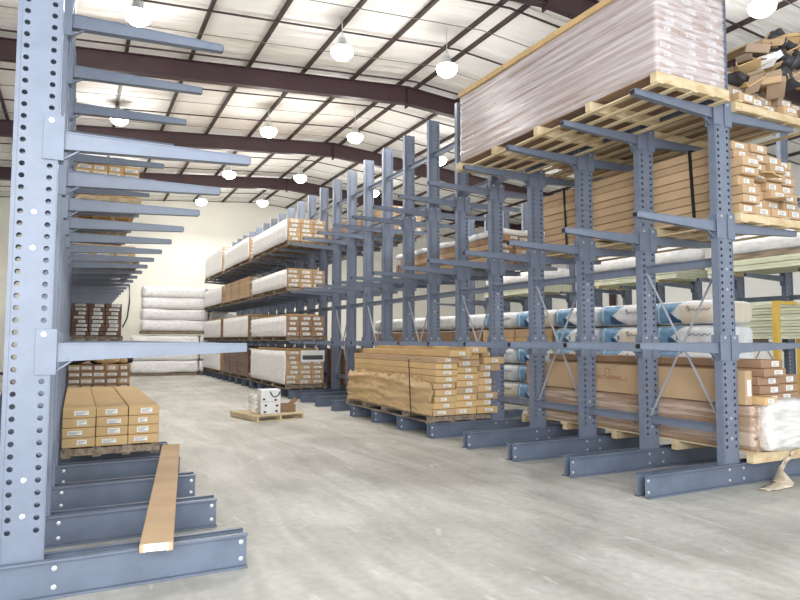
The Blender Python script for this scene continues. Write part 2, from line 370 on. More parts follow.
rackR = rack('long double-sided blue-grey cantilever rack right of the aisle, loaded with cartons', 6.555, 4.66, 1.1, 24, (-1, 1), BR, 9, 1)
rackL = rack('blue-grey cantilever rack at the left frame edge with perforated upright nearest camera', -.265, 4.56, 1.094, 23, (1,), BL)
rackB = rack('second blue-grey cantilever rack row behind the bagged insulation at right', 13.32, 5.9, 1.09, 14, (-1,), BR, nb=0, girts=(.6, 2.5, 4.42))

# ------------------------------------------------------------------ goods helpers
_cm = {}
def box_mesh(dx, dy, dz, mt, bev=.006):
    key = (round(dx, 3), round(dy, 3), round(dz, 3), mt.name)
    if key not in _cm: _cm[key] = MB().box(-dx/2, 0, 0, dx/2, dy, dz).mesh('carton', mt, bevel=bev)
    return _cm[key]
def label_mesh():
    out = []
    for w, h in ((.13, .06), (.1, .055), (.15, .05)):
        b = MB(); b.box(-w/2, -.003, -h/2, w/2, 0, h/2)
        for k in range(4):
            z = h/2-.012-k*.012; b.box(-w/2+.01, -.0045, z-.003, w/2-.012-.02*(k % 3), -.0032, z+.001, 1)
        out.append(b.mesh('shipping_label', [LABEL, INK]))
    return out
LBL = label_mesh()
def carton(x0, y0, z0, dx, dy, dz, mt, label, group, sticker=True, rot=(0, 0, 0), jit=.0, cat='carton', name='long_carton', parent=None):
    o = obj(name, box_mesh(dx, dy, dz, mt), parent, (x0+dx/2+random.uniform(-jit, jit)*.2, y0+random.uniform(-jit, jit), z0), rot)
    if not parent: tag(o, label, cat, group)
    if sticker:
        l = obj('shipping_label', random.choice(LBL), o, (random.uniform(-.25, .25)*max(dx-.16, 0), 0, dz*.5)); l.scale = (1, 1, min(1, dz*.75/.06))
    return o
def pallet(x0, y0, x1, y1, z, h, label, mt=WOOD, nstr=4, nb=4, group=None, slim=False, low=False, cat='pallet'):
    """long skid: boards along Y top and bottom, cross stringers along X"""
    root = thing('wooden_pallet', ((x0+x1)/2, (y0+y1)/2, z), label, cat, group)
    hx, hy = (x1-x0)/2, (y1-y0)/2
    def brd(zz, t):
        b = MB(); w = .07 if slim else .09
        for k in range(nb):
            xc = -hx+w/2+(2*hx-w)*k/(nb-1); b.box(xc-w/2, -hy, zz, xc+w/2, hy, zz+t)
        return b
    if h > .09:
        if not low: obj('bottom_deck', brd(0, .018).mesh('deck', mt), root)
        if not slim: obj('top_deck', brd(h-.018, .018).mesh('deck', mt), root)
        zb, zt = (.0 if low else .018), h-(.0 if slim else .018)
    else:
        obj('top_deck', brd(h-.018, .018).mesh('deck', mt), root); zb, zt = 0, h-.018
    for k in range(nstr):
        yc = -hy+.06+(2*hy-.12)*k/(nstr-1)
        obj('stringer', MB().box(-hx-.015, yc-.045, zb, hx+.015, yc+.045, zt).mesh('stringer', mt, bevel=.004), root)
    return root
def wrinkle_box(dx, dy, dz, seg, amp, fr, rad=.03, seed=0, bottom_open=False):
    """grid box with rounded corners and wrinkled faces; base at z=0, near face at y=0, centred in x"""
    bm = bmesh.new(); nx, ny, nz = [max(2, int(q/seg)) for q in (dx, dy, dz)]
    vm = {}
    def vert(i, j, k):
        if (i, j, k) not in vm:
            p = Vector((dx*(i/nx-.5), dy*(j/ny-.5), dz*(k/nz-.5)))
            c = Vector([max(-h+rad, min(h-rad, q)) for q, h in zip(p, (dx/2, dy/2, dz/2))]); d = p-c
            if d.length > rad: p = c+d.normalized()*rad
            nn = d.normalized() if d.length > 0 else Vector((0, 0, 1))
            n = noise.noise_vector(Vector((p.x*fr[0]+seed, p.y*fr[1], p.z*fr[2])))
            p += n*amp; p.z = max(p.z, -dz/2)
            vm[(i, j, k)] = bm.verts.new((p.x, p.y+dy/2, p.z+dz/2))
        return vm[(i, j, k)]
    def quad(a, b, c_, d): bm.faces.new((vert(*a), vert(*b), vert(*c_), vert(*d)))
    for i in range(nx):
        for k in range(nz):
            quad((i, 0, k), (i+1, 0, k), (i+1, 0, k+1), (i, 0, k+1)); quad((i, ny, k+1), (i+1, ny, k+1), (i+1, ny, k), (i, ny, k))
    for j in range(ny):
        for k in range(nz):
            quad((0, j+1, k), (0, j, k), (0, j, k+1), (0, j+1, k+1)); quad((nx, j, k), (nx, j+1, k), (nx, j+1, k+1), (nx, j, k+1))
    for i in range(nx):
        for j in range(ny):
            quad((i, j, nz), (i+1, j, nz), (i+1, j+1, nz), (i, j+1, nz))
            if not bottom_open: quad((i, j+1, 0), (i+1, j+1, 0), (i+1, j, 0), (i, j, 0))
    me = D.meshes.new('wrap'); bm.to_mesh(me); bm.free(); me.polygons.foreach_set('use_smooth', [True]*len(me.polygons)); return me

def strap(name, x0, x1, z0, z1, y, label, w=.035, lean=0, cat='strap'):
    b = MB(); t = .004
    b.box(-t, 0, 0, 0, w, z1-z0); b.box(x1-x0, 0, 0, x1-x0+t, w, z1-z0)
    b.box(-t, 0, z1-z0, x1-x0+t, w, z1-z0+t); b.box(-t, 0, -t, x1-x0+t, w, 0)
    me = b.mesh('strap', BLACK)
    for v in me.vertices: v.co.y += lean*v.co.z
    return tag(obj(name, me, None, (x0, y, z0)), label, cat)

def bundle(x0, y0, z0, x1, y1, z1, cols, rows, mt, label, group, white_side=True, wrapmat=None, stickers=True, jit=.02, name='carton_bundle', straps=2):
    """a strapped bundle handled as one load: carton parts, plastic side cover, straps"""
    root = thing(name, ((x0+x1)/2, y0, z0), label, 'carton bundle', group)
    dx = (x1-x0)/cols; dz = (z1-z0)/rows
    for r in range(rows):
        for k in range(cols):
            c_ = carton(-(x1-x0)/2+k*dx+.003, random.uniform(0, jit), r*dz, dx-.008, y1-y0-.03, dz-.004, mt, None, None, stickers, parent=root, name='carton')
    for c_ in root.children:
        for l in c_.children: l.scale = (1.5, 1, 1.25)
    if white_side:
        me = wrinkle_box(.03, y1-y0-.08, (z1-z0)*.98, .16, .012, (3, 1.5, 3), .012, random.random()*50); me.materials.append(WHITEP)
        obj('plastic_cover', me, root, (-(x1-x0)/2-.018, .05, 0.005))
    for s in range(0 if white_side else straps):
        yy = (y1-y0)*(s+1)/(straps+1)
        b = MB(); hw = (x1-x0)/2+.006; hh = z1-z0
        b.box(-hw-.032, yy, 0, -hw-.028, yy+.03, hh+.002).box(-hw-.032, yy, hh+.002, hw, yy+.03, hh+.006)
        obj('strap', b.mesh('strap', BLACK), root)
    return root

# ================================================================== RIGHT RACK, near bays
# --- A: big stretch wrapped load on top level
ZA = LEV[2]
pallet(5.30, 4.50, 6.42, 8.44, ZA, .13, 'long pale wooden pallet under the big wrapped load on the top right arms', nstr=5, nb=5, slim=True)
bxA = thing('wrapped_carton_load', (5.86, 4.55, ZA+.13), 'large load of long cartons in shiny stretch wrap on top of the right rack', 'wrapped load')
for r in range(11):
    for k in range(3):
        carton(-.53+k*.353, 0, r*.093, .348, 3.78, .088, KRAFTB, None, None, True, parent=bxA, name='carton')
me = wrinkle_box(1.10, 3.84, 1.06, .05, .008, (5, 1.2, 9), .03, 3); me.materials.append(WRAP)
obj('stretch_wrap', me, bxA, (0, -.025, 0))
obj('top_board', MB().box(-.575, -.03, 1.045, .56, 3.82, 1.12).mesh('lid', KRAFTG, bevel=.003), bxA)
carton(6.22, 4.45, ZA+.13+1.122, .3, 1.2, .12, KRAFTG, 'golden carton lying on top of the big wrapped load, upper right', None, True)
# --- B: loose long cartons at mid level, far side of the near columns
ZB = LEV[1]
GB = 'long brown cartons on middle back arms'
pallet(6.76, 4.62, 8.02, 8.3, ZB, .13, 'wooden pallet under loose brown cartons on the middle back arms', nstr=4, nb=4)
zz = ZB+.13; hgt = [.11, .1, .11, .12, .1, .12, .1, .11]
colname = ['left', 'second', 'third', 'rightmost']
for k in range(4):
    z = zz
    for r in range(8 if k < 2 else 7):
        h = hgt[(r+k) % 8]; yy = 4.66+random.uniform(-.05, .10)+(.05 if k else 0)
        carton(6.78+k*.305, yy, z, .296, 3.5, h-.007, KRAFT,
               'long brown carton on middle back arms, %s layer, %s column from the near upright' % (ORD[r], colname[k]), GB, rot=(0, 0, R(random.uniform(-.25, .25))))
        z += h
strap('black_strap', 6.772, 8.0, ZB+.13, ZB+.13+.885, 5.25, 'wide black strap around brown cartons, nearer of two on middle level', .045, .05)
strap('black_strap', 6.772, 8.0, ZB+.13, ZB+.13+.885, 7.55, 'black strap around brown cartons, farther of two on middle level', .045, .05)
# loose flaps / crushed sheet between
for i, (x, y, z, rx, ry, rz, l) in enumerate([(7.2, 4.5, 3.52, 14, 6, 4, 'torn pale carton flap poking out of brown cartons, middle level'), (7.55, 4.5, 3.30, 10, -8, -5, 'crushed open carton flap low in the brown carton pile, middle level')]):
    o = obj('torn_flap', MB().box(-.13, -.02, 0, .13, .2, .006).box(-.13, -.02, 0, -.05, .1, .02).mesh('flap', KRAFTG), None, (x, y, z), (R(rx), R(ry), R(rz))); tag(o, l, 'cardboard')
# --- C: messy pile on the top back arms
pallet(6.76, 4.64, 8.3, 8.3, LEV[2], .13, 'wooden pallet under the messy carton pile at top right', nstr=4, nb=4)
z0 = LEV[2]+.13; GC = 'long cartons under the debris at top right'
DULL = mat('dull_carton', (160, 138, 116), .75, var=.2, nscale=3, rnd=.16, bump=.08, bscale=14)
for k in range(5):
    z = z0
    for r in range(4+k):
        h = .112+.012*((r+k) % 2)
        yy = 4.68+random.uniform(-.04, .1)+(.28 if (r >= 2 and k >= 1) else .06*r)
        carton(6.8+k*.3+random.uniform(0, .02), yy, z, .275, 3.3, h-.006, DULL if (r+k) % 3 else KRAFT,
               'long carton in messy pile at top right, %s layer, %s stack from left' % (ORD[r], ['first', 'second', 'third', 'fourth', 'fifth'][k]), GC, (r < 2 or k == 0) or r % 2 == 0, rot=(0, 0, R(random.uniform(-.35, .35))))
        z += h
rs = random.Random(11)
dk = ['crumpled black plastic scrap', 'flattened carton piece', 'crushed pale box', 'bent pale cardboard scrap', 'torn brown box']
where = ['lowest at left', 'low in middle', 'low at right', 'halfway up at left', 'halfway up at right', 'high in middle', 'high at right', 'on the very top']
for i in range(40):
    q = i//5; kind = (i*3+q) % 5; u = (i % 5)/4
    x = 7.05+.28*(q % 3)+.5*u*.9+rs.uniform(-.06, .06)+(.3 if q > 4 else 0); z = z0+.245+q*.085+rs.uniform(-.02, .05)+(u*.05); y = 4.56+rs.random()*.12
    x = min(x, 8.25)
    if kind == 0: me = wrinkle_box(.34, .22, .13, .035, .045, (7, 7, 7), .04, i*3.); me.materials.append(DARKPL); nm = 'plastic_scrap'
    elif kind in (1, 3): me = MB().box(-.13, 0, 0, .13, .22, .012).box(-.13, 0, 0, -.122, .22, .07).mesh('scrap', KRAFTG if kind == 3 else DULL); nm = 'cardboard_scrap'
    elif kind == 2: me = box_mesh(.17, .22, .08, WHITEC if i % 3 == 0 else KRAFT); nm = 'crushed_box'
    else: me = box_mesh(.2, .26, .1, DULL); nm = 'torn_box'
    o = obj(nm, me, None, (x, y, z), (R(rs.uniform(-30, 30)), R(rs.uniform(-40, 40)), R(rs.uniform(-60, 60))))
    tag(o, '%s %s in messy pile, top right of rack' % (dk[kind], where[q]), 'debris', 'debris heaped on the top right cartons')
for i in range(3):
    o = obj('wooden_board', box_mesh(.09, 2.9, .03, WOOD), None, (7.3+i*.3, 4.85, z0+.84+.118*i), (R(0), 0, R(-1)))
    tag(o, 'long pale board on the messy top right pile, %s of three' % ['lowest', 'middle', 'highest'][i], 'board')
# --- D: base level, far side of the near columns
pallet(6.74, 4.55, 7.98, 8.7, .2365, .13, 'pale wooden pallet under the brown plank load on the right rack base', nstr=5, nb=4, low=True)
dl = thing('wrapped_plank_load', (7.36, 4.6, .3665), 'low load of brown plank cartons in clear wrap on the right rack base', 'wrapped load')
for r in range(4):
    for k in range(3): carton(-.59+k*.395, .02, r*.125, .388, 3.9, .12, KRAFTB, None, None, False, parent=dl, name='plank_carton')
me = wrinkle_box(1.21, 4.0, .505, .06, .007, (4, 1.5, 9), .02, 8); me.materials.append(wrap_mat('thin_wrap', .38, (222, 200, 184))); obj('stretch_wrap', me, dl, (0, -.02, 0))
me = wrinkle_box(1.12, .5, .57, .045, .022, (4, 4, 6), .05, 19); me.materials.append(WRAPW)
obj('white_end_wrap', me, dl, (.12, -.1, -.01))
zD = .3665+.512
o = carton(6.705, 4.62, zD, .115, 3.9, .385, KRAFT, 'tall narrow tan carton standing on edge behind the near uprights', None, False)
obj('shipping_label', MB().box(-.03, -.003, .1, .03, 0, .28).mesh('label', LABEL), o)
def text(s, size, mt, parent, loc, rot, bold=0, name='printed_text'):
    cu = D.curves.new('t', 'FONT'); cu.body = s; cu.size = size; cu.extrude = .0006; cu.offset = bold; cu.align_x = 'CENTER'; cu.align_y = 'CENTER'
    t = D.objects.new('t', cu); COL.objects.link(t); bpy.context.view_layer.update()
    me = D.meshes.new_from_object(t); D.objects.remove(t); me.materials.clear(); me.materials.append(mt)
    return obj(name, me, parent, loc, rot)
text('W-THERMAL. L', .085, REDINK, o, (-.0605, 2.0, .2), (R(90), 0, R(-90)))
obj('printed_mark', MB().tube([(-.059, 2.08+.045*math.cos(a*.5), .29+.045*math.sin(a*.5)) for a in range(-2, 9)], .005, 5).mesh('mark', REDINK), o)
GD = 'flat brown cartons on the base load'
zz = zD
for r in range(5):
    h = [.1, .1, .105, .1, .1][r]
    carton(7.08-(.0 if r < 4 else .02), 4.66+[.02, .04, .06, -.02, 0][r], zz, .4, 3.7, h-.004, KRAFTB, 'long flat brown carton beside the tall one, %s of five in the pile' % ORD[r], GD)
    zz += h
for r in range(3): carton(7.5, 4.75, zD+r*.105, .4, 3.6, .1, KRAFTB, 'brown carton in right-hand pile on base load, %s of three' % ORD[r], GD)
carton(6.86, 4.5, zD, .21, 1.2, .09, KRAFTG, 'short golden carton on the white wrap between taller cartons', None)
# trailing plastic film
fb = bmesh.new(); pts = [(7.42, 4.52, .37), (7.36, 4.54, .30), (7.3, 4.56, .22), (7.18, 4.55, .13), (7.0, 4.52, .05), (6.82, 4.47, .01), (6.6, 4.46, .006)]; prev = None
for i in range(len(pts)*4-3):
    t = i/4; a = Vector(pts[int(t)]); b2 = Vector(pts[min(int(t)+1, len(pts)-1)]); q = a.lerp(b2, t-int(t)); wv = [.07, .08, .14, .3, .3, .24, .1][min(int(t), 6)]
    row = []
    for j in range(7):
        s = j/6-.5; n = noise.noise_vector(Vector((i*.5, j*.9, 2)))
        p = q+Vector((s*wv*.6, -.006+n.y*.014, s*wv*.9 if q.z > .05 else 0))+Vector((n.x*.02, -abs(s)*wv*(1.2 if q.z < .05 else .0), abs(n.z)*.03)); p.z = max(p.z, .004); p.y = min(p.y, 4.64 if q.z < .24 else 9); row.append(fb.verts.new(p))
    if prev:
        for j in range(6): fb.faces.new((prev[j], prev[j+1], row[j+1], row[j]))
    prev = row
me = D.meshes.new('film'); fb.to_mesh(me); fb.free(); me.materials.append(FILM); me.polygons.foreach_set('use_smooth', [True]*len(me.polygons))
o = obj('plastic_film', me); sm = o.modifiers.new('s', 'SOLIDIFY'); sm.thickness = .002
tag(o, 'crumpled beige plastic film trailing over the nearest base beam to the floor', 'plastic film')
o = obj('paper_flyer', None)
D.objects.remove(o)

# --- E: paper-wrapped carton stack on the aisle side
pallet(5.22, 9.15, 6.5, 12.8, .2365, .12, 'dark wooden pallet under the tan carton stack on the aisle side', WOODD, 5, 4)
GE = 'tan cartons of the aisle-side stack'
cn = ['left', 'middle', 'right']
for k in range(3):
    z = .357
    for r in range(10 if k < 2 else 9):
        dz = .108+.006*((r*3+k) % 3)
        off = .012*r+(.12 if r > 8 and k == 0 else 0)+(.05 if r > 8 and k == 1 else 0)+(.06 if k == 2 and r > 6 else 0)
        carton(5.24+k*.432+off, 9.12+random.uniform(-.05, .05)-(.18 if r > 8 else 0), z, .418, 3.5+(.1 if r > 7 else 0), dz-.006, KRAFTG if (r+k) % 4 else KRAFT,
               'long tan carton in aisle-side stack, %s layer, %s column' % (ORD[r], cn[k]), GE, rot=(0, 0, R(random.uniform(-.3, .3))))
        z += dz
# kraft paper: torn, wrinkled sheet hanging on the left side
bm = bmesh.new(); ny, nz = 110, 22; g = {}
for j in range(ny+1):
    y = 9.05+3.62*j/ny
    top = .97+.09*noise.noise(Vector((j*.11, 3, 0)))+.05*noise.noise(Vector((j*.5, 9, 0)))
    if j < 18: top -= .12*(1-j/18)
    for k in range(nz+1):
        v = k/nz; z = .37+(top-.37)*v
        n = noise.noise(Vector((y*1.1, z*12, 1)))*.05+abs(noise.noise(Vector((y*2.2+z*6, z*20-y*2, 5))))*.06+abs(noise.noise(Vector((y*9, z*30+y*4, 8))))*.025
        fold = .045*math.exp(-((z-.62-.05*math.sin(y*2.3))/.05)**2)+.05*math.exp(-((z-.86-.06*math.sin(y*1.7+1))/.04)**2)
        x = 5.215-.005-abs(n)-fold*.8+.012*(z-.37)/.11*.6
        g[j, k] = bm.verts.new((x, y, z))
for j in range(ny):
    for k in range(nz): bm.faces.new((g[j, k], g[j, k+1], g[j+1, k+1], g[j+1, k]))
me = D.meshes.new('paper'); bm.to_mesh(me); bm.free(); me.materials.append(KPAPER); me.polygons.foreach_set('use_smooth', [True]*len(me.polygons))
o = obj('kraft_paper', me); o.modifiers.new('s', 'SOLIDIFY').thickness = .003
tag(o, 'torn wrinkled kraft paper hanging over lower side of tan carton stack', 'wrapping paper')
strap('black_strap', 5.12, 6.66, .30, 1.27, 9.62, 'black strap crossing the wrinkled paper on the tan carton stack', .03, .09)

# --- far groups on the aisle side
grp = [(17.1, 21.15, 'nearest'), (21.55, 25.7, 'middle'), (26.1, 30.0, 'farthest')]
lv = [(.2365, .37, 1.31, 'base'), (LEV[0], 1.70, 2.28, 'lower arms'), (LEV[1], 3.08, 3.58, 'middle arms'), (LEV[2], 4.39, 5.02, 'top arms')]
for gi, (ya, yb, gn) in enumerate(grp):
    for li, (zp, z0, z1, ln) in enumerate(lv):
        zz1 = z1+(.0 if gi == 0 else [.05, .15, .2, .12][li])+(.25 if gi == 2 and li == 3 else 0)
        white = not (gi == 1 and li == 2) and not (gi == 1 and li == 0)
        pallet(5.2, ya, 6.38, yb, zp, z0-zp, 'dark pallet on the %s of the right rack, %s far bay' % (ln, gn), WOODD, 4, 4)
        bundle(5.2, ya+.03, z0, 6.3, yb-.05, zz1, 3, max(4, int((zz1-z0)/.125)), [KRAFT, KRAFTB, KRAFT, KRAFT][li] if gi != 1 or li else DARKB,
               'strapped %s on the %s, %s far bay of the right rack' % ('white-sided carton bundle' if white else 'brown carton bundle', ln, gn), 'strapped bundles in the far bays', white)
        if gi < 1 or li == 1:
            o = carton(5.3, ya+.3, zz1+.008, .9, 3.2, .05, KRAFTG, 'flat golden carton sheet on top of the %s bundle, %s far bay' % (ln, gn), None, False, name='flat_carton'); 
tag(obj('packing_slip', MB().box(-.35, -.003, -.16, .35, 0, .16).box(-.3, -.005, -.1, .3, -.0035, .02, 1).mesh('slip', [LABEL, INK]), None, (5.95, 17.1, 1.15)), 'large pale packing sheet on end of nearest far bay bundle', 'packing sheet')
for i, x in enumerate((5.35, 6.0)):
    pass
# --- back side loads farther along
pallet(6.76, 9.3, 7.9, 13.6, LEV[1], .1, 'pallet under cartons with white plastic, middle back arms', WOODD, 5, 4)
GF = 'cartons under white plastic, back arms'
for k in range(3):
    for r in range(4):
        carton(6.80+k*.35, 9.3+random.uniform(-.1, .12), LEV[1]+.1+r*.115, .33, 4.1, .108, KRAFTB if (k+r) % 2 else KRAFT,
               'carton under white plastic sheet, back arms, %s layer, %s column' % (ORD[r], cn[k]), GF, rot=(0, 0, R(random.uniform(-.8, .8))))
me = wrinkle_box(1.12, 4.3, .12, .07, .03, (3, 3, 3), .04, 31); me.materials.append(WHITEP)
tag(obj('plastic_sheet', me, None, (7.34, 9.3, LEV[1]+.1+.465)), 'wrinkled white plastic sheet over cartons on the middle back arms', 'plastic sheet')
for (ya, yb, zz, za, l, mt_) in ((14.4, 18.4, .2365, 1.25, 'base', KRAFTB), (14.2, 18.3, LEV[2], .62, 'top arms', KRAFT), (19.0, 23.0, LEV[2], .7, 'top arms farther', KRAFT)):
    pallet(6.76, ya, 7.9, yb, zz, .12, 'dark pallet at back of the right rack, %s' % l, WOODD, 4, 4)
    bundle(6.79, ya+.02, zz+.12, 7.86, yb-.05, zz+.12+(za if za < 1 else 1.0), 3, 6, mt_, 'carton bundle at back of the right rack on the %s' % l, 'bundles at the back of the right rack', False)

# ================================================================== bagged insulation stacks behind the right rack
def bag_mesh(dx, dy, dz, seed, printed=True, tan=False):
    bm = bmesh.new(); nx, ny, nz = 12, 64, 26; P = {}
    def pos(i, j, k):
        a, b_, c_ = 2*i/nx-1, 2*j/ny-1, 2*k/nz-1
        q = lambda t, e: math.copysign(abs(t)**e, t)
        p = Vector((a, b_, c_)); s = (abs(a)**7+abs(c_)**4.0)**(1/5.0); s = max(s, 1e-6); m_ = max(abs(a), abs(c_))
        a2, c2 = a*m_/s if s > m_ else a, c_*m_/s if s > m_ else c_
        e = 1-.22*abs(b_)**9
        v = Vector((a2*e*dx/2, b_*dy/2, c2*e*dz/2)); n = noise.noise_vector(v*4+Vector((seed, seed, 0)))
        v += n*.016; return v
    def vert(i, j, k):
        if (i, j, k) not in P:
            v = pos(i, j, k); P[i, j, k] = bm.verts.new((v.x, v.y+dy/2, max(v.z+dz/2, 0)))
        return P[i, j, k]
    def quad(*q):
        f = bm.faces.new([vert(*t) for t in q]); f.smooth = True
        if printed:
            u = 1-sum(t[1] for t in q)/4/ny; vv = sum(t[2] for t in q)/4/nz     # u=0 far end
            side = all(t[0] == 0 for t in q) or all(t[2] == nz for t in q)
            if all(t[0] == 0 for t in q):
                edge = .36+.34*abs(vv-.5)
                if u < edge: f.material_index = 1
                if .14 < u < .16: f.material_index = 0
                if vv < .45 and .3 < u < .36+.5*(.45-vv): f.material_index = 2
                if tan and u > .5: f.material_index = 3 if vv < .8 else 0
            if all(t[1] == 0 for t in q): f.material_index = 3 if tan else 0
    for i in range(nx):
        for k in range(nz): quad((i, 0, k), (i+1, 0, k), (i+1, 0, k+1), (i, 0, k+1)); quad((i, ny, k+1), (i+1, ny, k+1), (i+1, ny, k), (i, ny, k))
    for j in range(ny):
        for k in range(nz): quad((0, j+1, k), (0, j, k), (0, j, k+1), (0, j+1, k+1)); quad((nx, j, k), (nx, j+1, k), (nx, j+1, k+1), (nx, j, k+1))
    for i in range(nx):
        for j in range(ny): quad((i, j, nz), (i+1, j, nz), (i+1, j+1, nz), (i, j+1, nz)); quad((i, j+1, 0), (i+1, j+1, 0), (i+1, j, 0), (i, j, 0))
    me = D.meshes.new('bag'); bm.to_mesh(me); bm.free()
    for q in (BAGW, BAGB, BAGD, BAGT): me.materials.append(q)
    return me
BAGS = [bag_mesh(1.15, 1.38, .435, i*7.3, True, i == 1) for i in range(3)]
BAGP = [bag_mesh(1.15, 1.38, .435, i*5.1+40, False) for i in range(2)]
def squiggle():
    b = MB(); pts = [(-.002, .0, .04), (-.002, -.03, .09), (-.002, -.06, .05), (-.002, -.02, .0), (-.002, -.1, .02)]
    b.tube(pts, .007, 5)
    pts = [(-.002, -.1-.035*i, .02+.022*math.sin(i*1.9)) for i in range(12)]
    b.tube(pts, .006, 5); return b.mesh('logo', BAGD)
SQ = squiggle()
X0 = 9.75; GBG = 'stacked insulation bags behind the right rack'
for c_ in range(5):
    ys = 7.25+c_*1.41
    pallet(X0, ys+.02, X0+1.15, ys+1.36, 0, .13, 'pallet under insulation bags, %s stack from the right' % ['first', 'second', 'third', 'fourth', 'fifth'][c_], WOODD, 3, 4)
    for t in range(5):
        tan_row = (t == 3 and c_ in (2, 3, 4))
        z = .13+t*.44
        st = ['first', 'second', 'third', 'fourth', 'fifth'][c_]
        if False:
            me = BAGP[0]; o = obj('insulation_bag', me, None, (X0+.575+.12, ys+.05, z)); tag(o, 'plain white insulation bag topping the first stack from the right', 'insulation bag', GBG); continue
        if t == 3 and c_ >= 3:
            carton(X0+.02, ys, z+.02, 1.1, 1.36, .20, KRAFTG, 'tan carton between insulation bags, %s stack from the right, lower one' % st, None, True, name='flat_carton', rot=(0, 0, 0))
            carton(X0+.02, ys, z+.225, 1.1, 1.36, .20, KRAFT, 'tan carton between insulation bags, %s stack from the right, upper one' % st, None, True, name='flat_carton'); continue
        me = BAGS[(t+c_) % 3]
        o = obj('insulation_bag', me, None, (X0+.575+random.uniform(-.01, .01), ys+.01, z)); tag(o, 'white and blue printed insulation bag, %s layer, %s stack from the right' % (ORD[t], st), 'insulation bag', GBG)
        obj('printed_logo', SQ, o, (-.585, .55, .24))
        if t == 3: text('E', .12, BAGD, o, (-.59, .75, .2), (R(90), 0, R(-90)), .004)
for c_ in range(5):
    ys = 14.36+c_*1.41; st = ['first', 'second', 'third', 'fourth', 'fifth'][c_]
    pallet(X0, ys+.02, X0+1.15, ys+1.36, 0, .13, 'pallet of mixed stack behind rack, %s beyond the printed bags' % st, WOODD, 3, 4)
    for t in range(5):
        z = .13+t*.44
        if t == 3:
            carton(X0+.02, ys, z+.02, 1.1, 1.36, .38, KRAFTB, 'brown carton under a white bag, %s mixed stack beyond printed bags' % st, None, True, name='flat_carton'); continue
        o = obj('insulation_bag', BAGP[(t+c_) % 2], None, (X0+.575, ys+.01, z)); tag(o, 'plain white bag, %s layer, %s mixed stack beyond the printed bags' % (ORD[t], st), 'insulation bag', GBG)

# ================================================================== second rack row loads
sg = 0
for (ya, yb, l) in ((6.4, 9.1, 'nearest'), (9.9, 12.9, 'middle'), (14.5, 17.5, 'farthest')):
    for (lvz, h, nm) in ((LEV[0], .78, 'lower arms'), (LEV[1], .30, 'middle arms')):
        root = thing('lumber_stack', (12.6, ya, lvz), '%s pale green-grey board stack on the %s of the second rack row' % (l, nm), 'board stack', 'board stacks on the second rack')
        for q in range(2): obj('bearer', box_mesh(1.1, .09, .06, WOOD), root, (0, .5+q*(yb-ya-1.1), 0))
        nl = int((h-.06)/.06)
        for r in range(nl): obj('board_layer', box_mesh(1.1-.04*(r % 2), yb-ya, .055, LUMB), root, (0, 0, .06+r*.06))
    zz = LEV[1]+.06+4*.06+.001
    bt = obj('dark_timber', box_mesh(1.0, yb-ya-.1, .12, WOODD), None, (12.6, ya+.05, zz)); tag(bt, 'dark brown timber layer on the %s middle board stack, second rack' % l, 'timber')
    me = wrinkle_box(1.1, yb-ya-.1, .38, .2, .02, (2, 2, 3), .06, ya); me.materials.append(WHITEP)
    tag(obj('white_wrapped_pack', me, None, (12.6, ya+.05, zz+.122)), '%s white wrapped pack high on the second rack row' % l, 'wrapped pack')
# yellow stand at the far right
ys_ = thing('yellow_post_stand', (11.5, 7.28, 0), 'yellow upright stand between the right rack and board stacks', 'stand')
obj('post', MB().box(-.05, -.05, 0, .05, .05, 2.28).mesh('post', YEL, bevel=.004), ys_); obj('post', MB().box(.65, -.05, 0, .75, .05, 2.28).mesh('post', YEL, bevel=.004), ys_)
obj('top_rail', MB().box(-.05, -.04, 2.28, .75, .04, 2.34).mesh('rail', YEL), ys_); obj('foot', MB().box(-.1, -.4, 0, .1, .4, .02).mesh('foot', YEL), ys_)

# ================================================================== LEFT RACK loads
pallet(-.11, 8.3, .93, 12.0, .2365, .12, 'dark pallet under twelve golden cartons on the left rack base', WOODD, 5, 4)
GL = 'golden cartons on the left rack base'
for k in range(3):
    for r in range(4):
        carton(-.115+k*.35, 8.28+random.uniform(-.01, .03), .358+r*.112, .343, 3.65, .108, KRAFTG, 'long golden carton on left rack base, %s layer, %s column' % (ORD[r], cn[k]), GL, jit=.01)
pallet(-.12, 12.4, .98, 16.0, .2365, .12, 'pallet under crumpled carton stack behind the golden cartons', WOODD, 4, 4)
GM = 'cartons in the crumpled stack behind'
for k in range(5):
    for r in range(7):
        carton(-.12+k*.2, 12.4+random.uniform(-.04, .04), .358+r*.115, .196, 3.5, .11, KRAFTB if (k*2+r) % 3 else KRAFT, 'narrow carton behind the golden cartons, %s layer, %s column from left' % (ORD[r], ['first', 'second', 'third', 'fourth', 'fifth'][k]), GM)
for i in range(9):
    me = wrinkle_box(.3, .35, .1, .05, .05, (6, 6, 6), .03, 60+i*2.); me.materials.append(KPAPER if i % 4 else DARKPL)
    o = obj('crumpled_paper', me, None, (-.04+.1*i, 12.5+.12*(i % 3), 1.17+.03*(i % 2)), (R(random.uniform(-20, 20)), R(random.uniform(-25, 25)), R(random.uniform(-40, 40))))
    tag(o, 'crumpled %s on the stack behind the golden cartons, %s from left' % ('kraft paper' if i % 4 else 'dark plastic', (['first', 'second', 'third', 'fourth', 'fifth', 'sixth', 'seventh', 'eighth', 'ninth'][i])), 'crumpled wrapping', 'crumpled wrapping on the stack behind')
pallet(-.12, 17, 1.0, 21, LEV[0], .12, 'pallet under brown bundle on lower arms of left rack', WOODD, 4, 4)
bundle(-.12, 17.05, LEV[0]+.12, .98, 20.9, 2.48, 3, 8, DARKB, 'dark brown carton bundle with label columns on lower arms, left rack', None, False)
